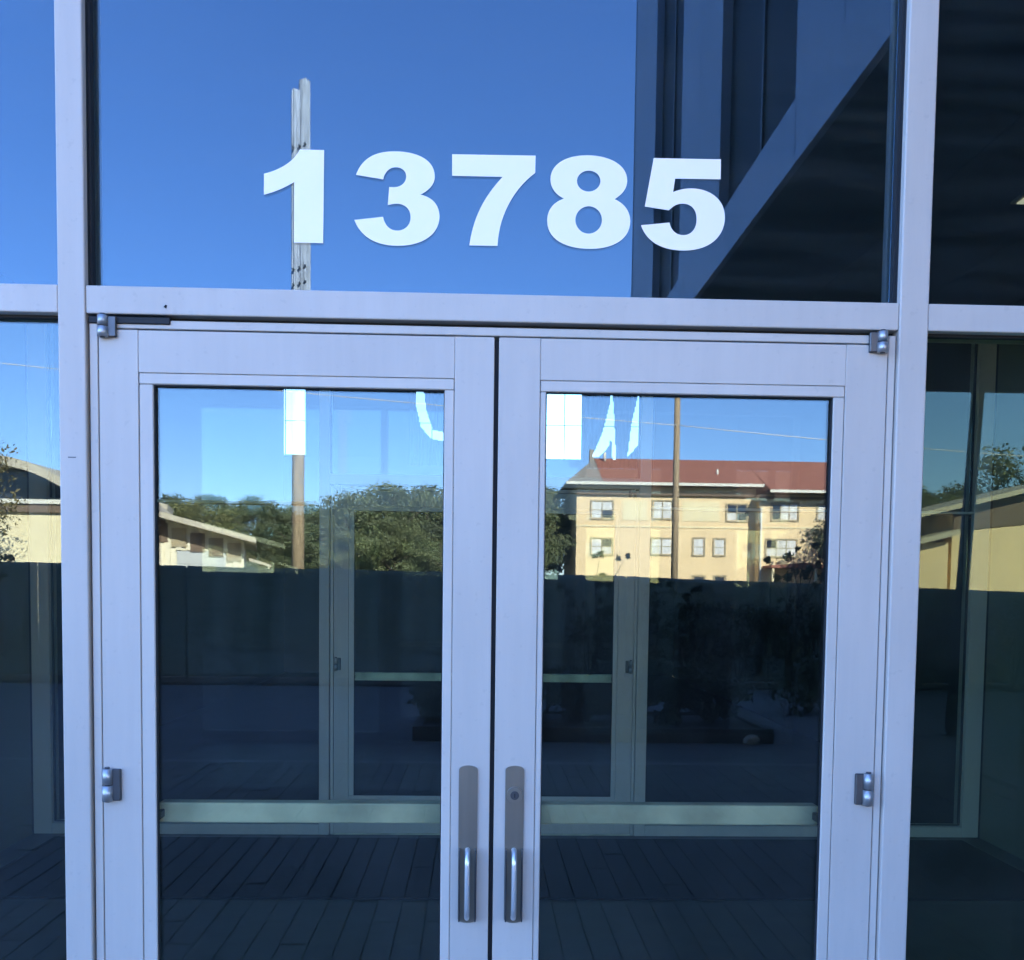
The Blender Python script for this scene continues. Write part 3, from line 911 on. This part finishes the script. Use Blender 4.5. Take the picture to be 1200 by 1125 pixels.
def shrub(x, y, z, h, r, seed, label, n=900, size=0.045, lm='leaf_shrub', sprigs=0, sh=1.0, group=None):
    rng = random.Random(seed)
    e = empty('shrub', (x, y, z), label, 'shrub', group)
    t = MB()
    clumps = []
    for i in range(6):
        a = rng.uniform(0, 6.28)
        tip = (math.cos(a) * r * 0.6, math.sin(a) * r * 0.5, h * rng.uniform(0.5, 0.8))
        t.cyl((0, 0, 0), tip, 0.015, 0.006, 5)
        clumps.append((*tip, r * rng.uniform(0.35, 0.5)))
    for i in range(8):
        clumps.append((rng.uniform(-1, 1) * r * 0.7, rng.uniform(-.6, .6) * r, h * rng.uniform(0.12, 0.75), r * rng.uniform(0.3, 0.5)))
    for i in range(sprigs):
        a = rng.uniform(-0.5, 0.5)
        bx_ = rng.uniform(-.5, .5) * r
        L = sh * rng.uniform(0.6, 1.0)
        pts = [(bx_ + math.sin(a) * L * q + 0.05 * math.sin(q * 5 + i), 0, h * 0.6 + L * q) for q in (0, .35, .7, 1)]
        t.tube(pts, [0.012, 0.010, 0.007, 0.004], 5)
        for q in pts[1:]:
            for _ in range(2):
                clumps.append((q[0] + rng.uniform(-.12, .12), rng.uniform(-.1, .1), q[2] + rng.uniform(-.1, .1), rng.uniform(0.04, 0.09)))
    tm = t.mesh('stem'); tm.materials.append(MATS['bark'])
    link_mesh('stem', tm, e)
    cm = leaf_mesh('foliage', rng, clumps, n, size, 0.8)
    cm.materials.append(MATS[lm])
    link_mesh('foliage', cm, e)
    if sprigs:
        # leaves along the long shoots
        cl = [c for c in clumps if c[3] < 0.1]
        sm = leaf_mesh('shoot_leaves', rng, cl, 26 * len(cl), size * 0.8, 1)
        sm.materials.append(MATS[lm])
        link_mesh('shoot_leaves', sm, e)
    return e

# raised bed across the driveway edge
P = empty('planter_bed', (1.2, -8.0, -0.012), 'low dark raised planting bed on the driveway facing the doors', 'planter')
q = MB()
q.box(-0.7, 3.02, -7.98, -7.88, -0.012, 0.14, 0.008, 1).box(-0.7, 3.02, -9.4, -9.3, -0.012, 0.14, 0.008, 1)
q.box(-0.7, -0.6, -9.299, -7.981, -0.012, 0.14, 0.008, 1).box(2.92, 3.02, -9.299, -7.981, -0.012, 0.14, 0.008, 1)
q.build('edging', 'planter', P)
MB().box(-0.6, 2.92, -9.3, -7.98, -0.012, 0.10).build('soil', 'mulch', P)
st = MB()
bmesh.ops.create_icosphere(st.bm, subdivisions=2, radius=0.08)
brg = random.Random(9)
for v in st.bm.verts:
    v.co = Vector((v.co.x * 1.1, v.co.y * 0.8, max(-0.045, v.co.z * 0.75))) * brg.uniform(0.86, 1.1) + Vector((2.76, -7.79, 0.035))
tag(st.build('boulder', 'stone', base=(2.76, -7.79, -0.012)), 'small pale stone lying against the dark planting bed', 'stone')
for i, xx in enumerate((-0.35, 0.15, 0.65, 1.15, 1.65, 2.1, 2.55)):
    shrub(xx, -8.65 + 0.12 * (i % 2), 0.10, 0.58 + 0.07 * ((i * 7) % 3), 0.42, 40 + i, 'dark low shrub growing in the raised bed facing the doors', 2200, group='shrubs in the raised bed')
shrub(4.25, -10.6, -0.012, 0.85, 0.55, 60, 'rounded dark shrub alone on the driveway past the bed', 1100)
for i, (xx, sp, sh_) in enumerate(((1.75, 3, 1.2), (2.7, 3, 0.9), (3.3, 2, 0.7), (5.0, 4, 1.5), (5.45, 4, 1.3), (-7.9, 4, 1.3), (-8.5, 3, 1.1))):
    shrub(xx, -13.9, 0.03, 1.45, 0.4, 80 + i, 'straggly shrub with long shoots growing up the dark fence', 700, 0.05, sprigs=sp, sh=sh_, group='shrubs along the fence')
for i in range(9):
    shrub(3.4 + i * 0.75, -13.75, 0.03, 1.62 + 0.08 * math.sin(i * 2.1), 0.5, 120 + i, 'clipped dark hedge plant standing against the fence screen', 1100, 0.05, group='hedge plants along the fence')

# ================================================================== POLES AND WIRES
U = empty('utility_pole', (-4.32, -22.0, -0.07), 'weathered timber utility pole with doubled grey timbers at its top', 'pole')
MB().cyl((-4.325, -22.0, -0.07), (-4.31, -22.0, 7.4), 0.155, 0.140, 18).build('pole', 'wood_pole', U)
def timber(x0, ztop, r, seed):
    rg = random.Random(seed)
    q = MB()
    n = 22
    rings = []
    prof = [1 - (0.30 if rg.random() < 0.3 else 0) + rg.uniform(-0.03, 0.03) for _ in range(n)]   # drying cracks along the grain
    for zz, rr in ((6.6, 1.0), (8.5, 1.0), (10.5, 0.98), (12.2, 0.96), (ztop - 0.12, 0.95), (ztop, 0.93)):
        rings.append([q.bm.verts.new((x0 + math.cos(6.2832 * k / n) * r * rr * prof[k], -22.0 + math.sin(6.2832 * k / n) * r * rr * prof[k], zz + (rg.uniform(-.07, .03) if zz > 12.5 else 0))) for k in range(n)])
    for A, Bq in zip(rings, rings[1:]):
        for k in range(n):
            q.bm.faces.new((A[k], A[(k + 1) % n], Bq[(k + 1) % n], Bq[k]))
    q.bm.faces.new(rings[0][::-1]); q.bm.faces.new(rings[-1])
    q.build('top_timber', 'wood_grey', U)
timber(-4.35, 12.98, 0.138, 1)
timber(-4.18, 13.20, 0.138, 2)
for zz in (11.7, 11.35, 8.95, 8.6):
    for xx in (-4.41, -4.27, -4.14):
        MB().cyl((xx, -21.80, zz + (xx + 4.2) * 0.3), (xx, -21.90, zz + (xx + 4.2) * 0.3), 0.026, n=8).build('bolt', 'steel_dark', U)
MB().box(-4.46, -4.05, -21.93, -21.845, 7.05, 7.12, 0.006, 1).build('strap', 'steel_dark', U)
U2 = empty('utility_pole', (8.47, -42.0, -0.07), 'slim brown utility pole before the red roofed house, wires at its top', 'pole')
MB().cyl((8.50, -42.0, -0.07), (8.46, -42.0, 11.4), 0.16, 0.125, 16).build('pole', 'wood_pole', U2)
MB().box(7.4, 9.5, -42.2, -42.13, 10.6, 10.72, 0.01, 1).build('cross_arm', 'wood_pole', U2)
for xx in (7.55, 8.0, 9.0, 9.4):
    MB().cyl((xx, -42.165, 10.72), (xx, -42.165, 10.86), 0.04, 0.03, 8).build('insulator', 'stone', U2)
def wire(name, a, b, sag, r, label, group=None):
    pts = []
    for i in range(25):
        t = i / 24
        p = Vector(a).lerp(Vector(b), t)
        p.z -= sag * 4 * t * (1 - t)
        pts.append(tuple(p))
    tag(MB().tube(pts, r, 6).build(name, 'wire', base=a), label, 'wire', group)
wire('overhead_wire', (-40, -41.84, 12.6), (8.42, -41.84, 8.66), 0.25, 0.02, 'overhead cable sloping down past the red roofed house')
wire('overhead_wire', (8.52, -41.84, 8.66), (48, -41.84, 6.9), 0.4, 0.02, 'overhead cable running on beyond the slim pole')

# ================================================================== HOUSES
def window(parent, x0, x1, z0, z1, yf, n=2, dark=0, cross=True):
    """frame, sill, sashes with curtained panes set into the wall face at y = yf (facing +Y)"""
    w = MB()
    t = 0.12
    w.box(x0 - t, x0, yf - 0.06, yf + 0.07, z0 - t, z1 + t).box(x1, x1 + t, yf - 0.06, yf + 0.07, z0 - t, z1 + t)
    w.box(x0, x1, yf - 0.06, yf + 0.07, z1, z1 + t).box(x0, x1, yf - 0.06, yf + 0.10, z0 - t, z0)
    W = w.build('window', 'win_frame', parent)
    sw = (x1 - x0) / n
    for i in range(n):
        a, b = x0 + i * sw + 0.05, x0 + (i + 1) * sw - 0.05
        zm = (z0 + z1) / 2
        for k, (za, zb) in enumerate(((z0 + 0.05, zm - 0.03), (zm + 0.03, z1 - 0.05))):
            MB().box(a, b, yf - 0.05, yf + 0.015, za, zb).build('pane', 'dark_glass' if (dark >> (i * 2 + k)) & 1 else 'curtain', W)
        q = MB().box(a, b, yf - 0.05, yf + 0.03, zm - 0.03, zm + 0.03)
        q.build('sash_rail', 'win_frame', W)
        if i: MB().box(a - 0.1, a, yf - 0.05, yf + 0.05, z0, z1).build('mullion', 'win_frame', W)
    return W

# --- three storey cream house with the red roof
HX = empty('red_roofed_house', (20, -90, -0.07), 'three-storey cream house with a red roof and a projecting bay', 'house')
y0 = -85.0
MB().box(8.25, 23.6, -97, y0, -0.07, 10.35).build('wall', 'cream', HX)
MB().box(23.6, 33.6, -97, y0 + 1.3, -0.07, 9.755).build('bay_wall', 'cream', HX)
MB().box(8.2, 23.58, y0 + 0.005, y0 + 0.06, 6.92, 7.05).build('string_course', 'cream_pale', HX)
MB().box(23.55, 33.6, y0 + 1.305, y0 + 1.36, 6.92, 7.05).build('string_course', 'cream_pale', HX)
for xa, xb in ((12.2, 14.3), (17.3, 20.5)):
    MB().box(xa, xb, y0 + 0.005, y0 + 0.03, 7.5, 9.2).build('wall_panel', 'cream_pale', HX)
# eaves
MB().box(7.3, 24.0, y0 - 12.5, y0 + 1.15, 10.36, 10.42).build('soffit', 'brown_trim', HX)
MB().box(24.01, 34.2, y0 - 0.5, y0 + 2.9, 9.76, 9.82).build('soffit', 'brown_trim', HX)
MB().box(7.25, 24.0, y0 + 1.151, y0 + 1.25, 10.38, 10.62).build('fascia', 'trim_white', HX)
MB().box(24.01, 34.2, y0 + 2.901, y0 + 3.0, 9.78, 10.01).build('fascia', 'trim_white', HX)
MB().box(8.2, 23.58, y0 + 0.005, y0 + 0.30, 9.62, 9.80).build('cornice', 'brown_trim', HX)
MB().box(23.55, 33.6, y0 + 1.305, y0 + 1.60, 9.40, 9.56).build('cornice', 'brown_trim', HX)
# roofs
MB().prism_x([(y0 + 1.2, 10.63), (y0 - 6, 13.45), (y0 - 13, 10.63)], 10.35, 24.0).build('roof', 'roof_red', HX)
MB().prism_x([(y0 + 2.95, 10.02), (y0 - 6, 13.452), (y0 - 13, 10.63)], 24.01, 34.2).build('roof', 'roof_red', HX)
MB().hull([(7.3, y0 + 1.2, 10.63), (10.34, y0 + 1.2, 10.63), (10.34, y0 - 6, 13.40), (7.3, y0 - 13, 10.63), (10.34, y0 - 13, 10.63)],
          [(0, 1, 2), (0, 2, 3), (3, 2, 4), (0, 3, 4, 1), (1, 4, 2)]).build('hip_roof', 'roof_grey', HX)
ch = MB().box(9.9, 10.3, y0 - 6.3, y0 - 5.7, 12.9, 14.2).build('chimney', 'roof_grey', HX)
MB().cyl((20.6, y0 - 1.5, 11.6), (20.6, y0 - 1.5, 12.1), 0.1, n=10).build('vent_pipe', 'trim_white', HX)
for x_ in (11.2,): MB().cyl((x_, y0 - 5.2, 13.1), (x_, y0 - 5.2, 13.9), 0.12, n=10).build('vent_pipe', 'trim_white', HX)
window(HX, 9.52, 11.32, 7.63, 9.06, y0, 2, dark=0b0100)
window(HX, 14.80, 16.40, 7.70, 9.14, y0, 2)
window(HX, 21.15, 22.85, 7.60, 8.95, y0, 2, dark=0b1110)
window(HX, 9.55, 11.32, 4.58, 5.90, y0, 2, dark=0b1000)
window(HX, 14.72, 16.45, 4.66, 5.96, y0, 2)
window(HX, 18.32, 19.22, 4.62, 6.02, y0, 1)
window(HX, 20.10, 21.00, 4.64, 6.00, y0, 1)
window(HX, 18.38, 19.30, 2.0, 2.80, y0, 1, dark=0b11)
window(HX, 20.20, 21.10, 2.0, 2.82, y0, 1, dark=0b11)
yb = y0 + 1.3
window(HX, 24.65, 26.85, 7.62, 8.98, yb, 3, dark=0b000011)
window(HX, 28.55, 30.3, 7.66, 8.95, yb, 2)
window(HX, 24.25, 26.8, 4.55, 5.95, yb, 3, dark=0b000010)
window(HX, 28.6, 29.3, 4.4, 5.9, yb, 1, dark=0b11)
MB().cyl((23.75, yb + 0.15, -0.07), (23.72, yb + 0.15, 8.7), 0.085, n=10).build('downpipe', 'trim_white', HX)
MB().prism([(24.0, 3.55), (24.0, 3.75), (26.9, 4.0), (29.8, 3.75), (29.8, 3.55)], yb + 0.01, yb + 2.2).build('porch_roof', 'roof_red', HX)
for x_ in (24.3, 26.2, 27.9, 29.5):
    MB().cyl((x_, yb + 2.0, -0.07), (x_, yb + 2.0, 3.545), 0.14, 0.12, 12).build('porch_column', 'cream_pale', HX)
MB().box(25.2, 26.0, yb + 0.005, yb + 0.05, -0.07, 2.3).build('door', 'brown_trim', HX)

# --- low gabled garage house
G = empty('garage_house', (-12.16, -51.0, -0.07), 'low pale house with a wide shallow gable and a grey garage door', 'house')
gy = -51.0
rk = 0.256
def rake(x): return 5.18 - rk * (x + 16.34)
q = MB()
n = 64
for i in range(n):          # board siding with battens
    xa = -30 + i * (17.85 / n)
    xb = xa + 17.85 / n
    if xa > -15.46 - 0.1 and xb < -13.07 + 0.1:
        q.box(xa + 0.01, xb - 0.01, gy - 0.06, gy + (0.0 if i % 2 else 0.09), 3.30, min(rake(xa), rake(xb)) if xa > -21 else 4.9)
    else:
        zt = min(rake(xa), rake(xb)) if xa > -21.0 else min(6.37 - rk * (-21 - xa), 6.37 - rk * (-21 - xb))
        q.box(xa + 0.01, xb - 0.01, gy - 0.06, gy + (0.0 if i % 2 else 0.09), -0.07, zt - 0.02)
tag(q.build('siding_boards', 'siding', G), kind='stuff')
MB().prism([(-30, -0.07), (-12.16, -0.07), (-12.16, rake(-12.16) - 0.05), (-21, 6.32), (-30, 4.0)], gy - 11, gy - 0.065).build('wall', 'siding', G)
for i in range(19):          # brown slats under the rake: siding stripes with eave shade in their colour
    xa = -29.2 + i * 0.9
    xb = xa + 0.72
    za = (rake(xb) if xa > -21.5 else 6.37 - rk * max(0, -21 - xa)) - 0.42
    MB().box(xa, xb, gy + 0.0905, gy + 0.115, za - 0.95, za).build('bay_panel', 'brown_trim' if i % 3 else 'win_frame', G)
gd = MB().box(-15.46, -13.07, gy - 0.06, gy - 0.0, -0.07, 3.27).build('garage_door', 'garage_door', G)
for i in range(5):
    MB().box(-15.44, -13.09, gy + 0.001, gy + 0.03, 0.0 + i * 0.655, 0.64 + i * 0.655).build('door_panel', 'garage_door', gd)
rf = MB().prism([(-11.55, rake(-11.55)), (-21, 6.37), (-31, 6.37 - rk * 10), (-31, 6.37 - rk * 10 - 0.26), (-21, 6.09), (-11.55, rake(-11.55) - 0.27)], gy - 12, gy + 1.5)
rf.build('roof', 'roof_pale', G)
MB().prism([(-16.3, 5.95), (-24, 7.95), (-24, 7.65), (-16.3, 5.65)], gy - 9, gy - 5).build('upper_roof', 'roof_pale', G)
MB().box(-23.9, -17.2, gy - 8.8, gy - 5.2, 4.0, 5.80).build('upper_wall', 'siding', G)
MB().prism([(-11.9, 2.95), (-10.8, 2.62), (-10.8, 2.5), (-11.9, 2.8)], gy - 3, gy + 0.9).build('lean_to_roof', 'roof_pale', G)
for x_ in (-10.9,):
    MB().box(x_ - 0.06, x_ + 0.06, gy + 0.7, gy + 0.82, -0.07, 2.52).build('lean_to_post', 'siding', G)
    MB().box(x_ - 0.06, x_ + 0.06, gy - 2.8, gy - 2.68, -0.07, 2.52).build('lean_to_post', 'siding', G)

G.rotation_euler.z = R(-12.0)
# --- house with an arched roof
A = empty('arched_roof_house', (-25, -45, -0.07), 'cream house under a shallow arched roof with a dark clerestory band', 'house')
ay = -40.6
MB().box(-34, -16.4, -52, ay, -0.07, 4.44).build('wall', 'cream_pale', A)
MB().box(-34.6, -15.9, -52, ay + 0.18, 4.445, 4.78).build('eave_board', 'brown_trim', A)
MB().box(-34.7, -15.8, -52, ay + 0.28, 4.785, 4.97).build('fascia', 'trim_white', A)
MB().box(-32.6, -16.9, -51, ay - 0.7, 4.975, 5.36).build('clerestory', 'dark_glass', A)
arc_t, arc_b = [], []
for i in range(37):
    x_ = -34.0 + i * (17.9 / 36)
    zt = 6.70 - (0.0967 * (x_ + 20) ** 2 if x_ > -20 else 0.0967 * (x_ + 30) ** 2 if x_ < -30 else 0)
    arc_t.append((x_, zt)); arc_b.append((x_, zt - 0.36))
MB().prism(arc_t + arc_b[::-1], -52, ay + 0.9).build('roof', 'roof_pale', A)
q = MB()
for i in range(36):
    (xa, za), (xb, zb) = arc_b[i], arc_b[i + 1]
    if xa < -32.7 or xb > -16.8: continue
    q.prism([(xa, 5.361), (xb, 5.361), (xb, max(5.37, zb + 0.02)), (xa, max(5.37, za + 0.02))], -51, ay - 0.72)
q.build('gable_infill', 'dark_glass', A)

# --- two-gabled house on the right, beyond the column
D = empty('two_gabled_house', (34, -66, -0.07), 'cream house with two stepped low gables and deep brown eaves', 'house')
dy = -60.8
def rk2(x): return 6.57 + 0.244 * (x - 27.13)
MB().prism([(29.5, -0.07), (29.5, rk2(29.5) - 0.45), (39.5, rk2(39.5) - 0.45), (49, rk2(39.5) - 2.7), (49, -0.07)], dy - 12, dy).build('wall', 'cream', D)
MB().prism([(27.0, rk2(27.0)), (39.5, rk2(39.5)), (50, rk2(39.5) - 2.56), (50, rk2(39.5) - 2.85), (39.5, rk2(39.5) - 0.30), (27.0, rk2(27.0) - 0.30)], dy - 12.5, dy + 1.2).build('roof', 'roof_pale', D)
MB().prism([(29.5, 5.5), (29.5, rk2(29.5) - 0.47), (38, rk2(38) - 0.47), (38, 6.4)], dy + 0.01, dy + 0.12).build('gable_board', 'brown_trim', D)
MB().box(26.6, 29.1, dy - 10, dy + 0.4, -0.07, 4.75).build('porch_wall', 'cream', D)
MB().prism([(25.9, 4.65), (29.35, 5.55), (29.35, 5.2), (25.9, 4.35)], dy - 10, dy + 1.4).build('porch_roof', 'roof_pale', D)
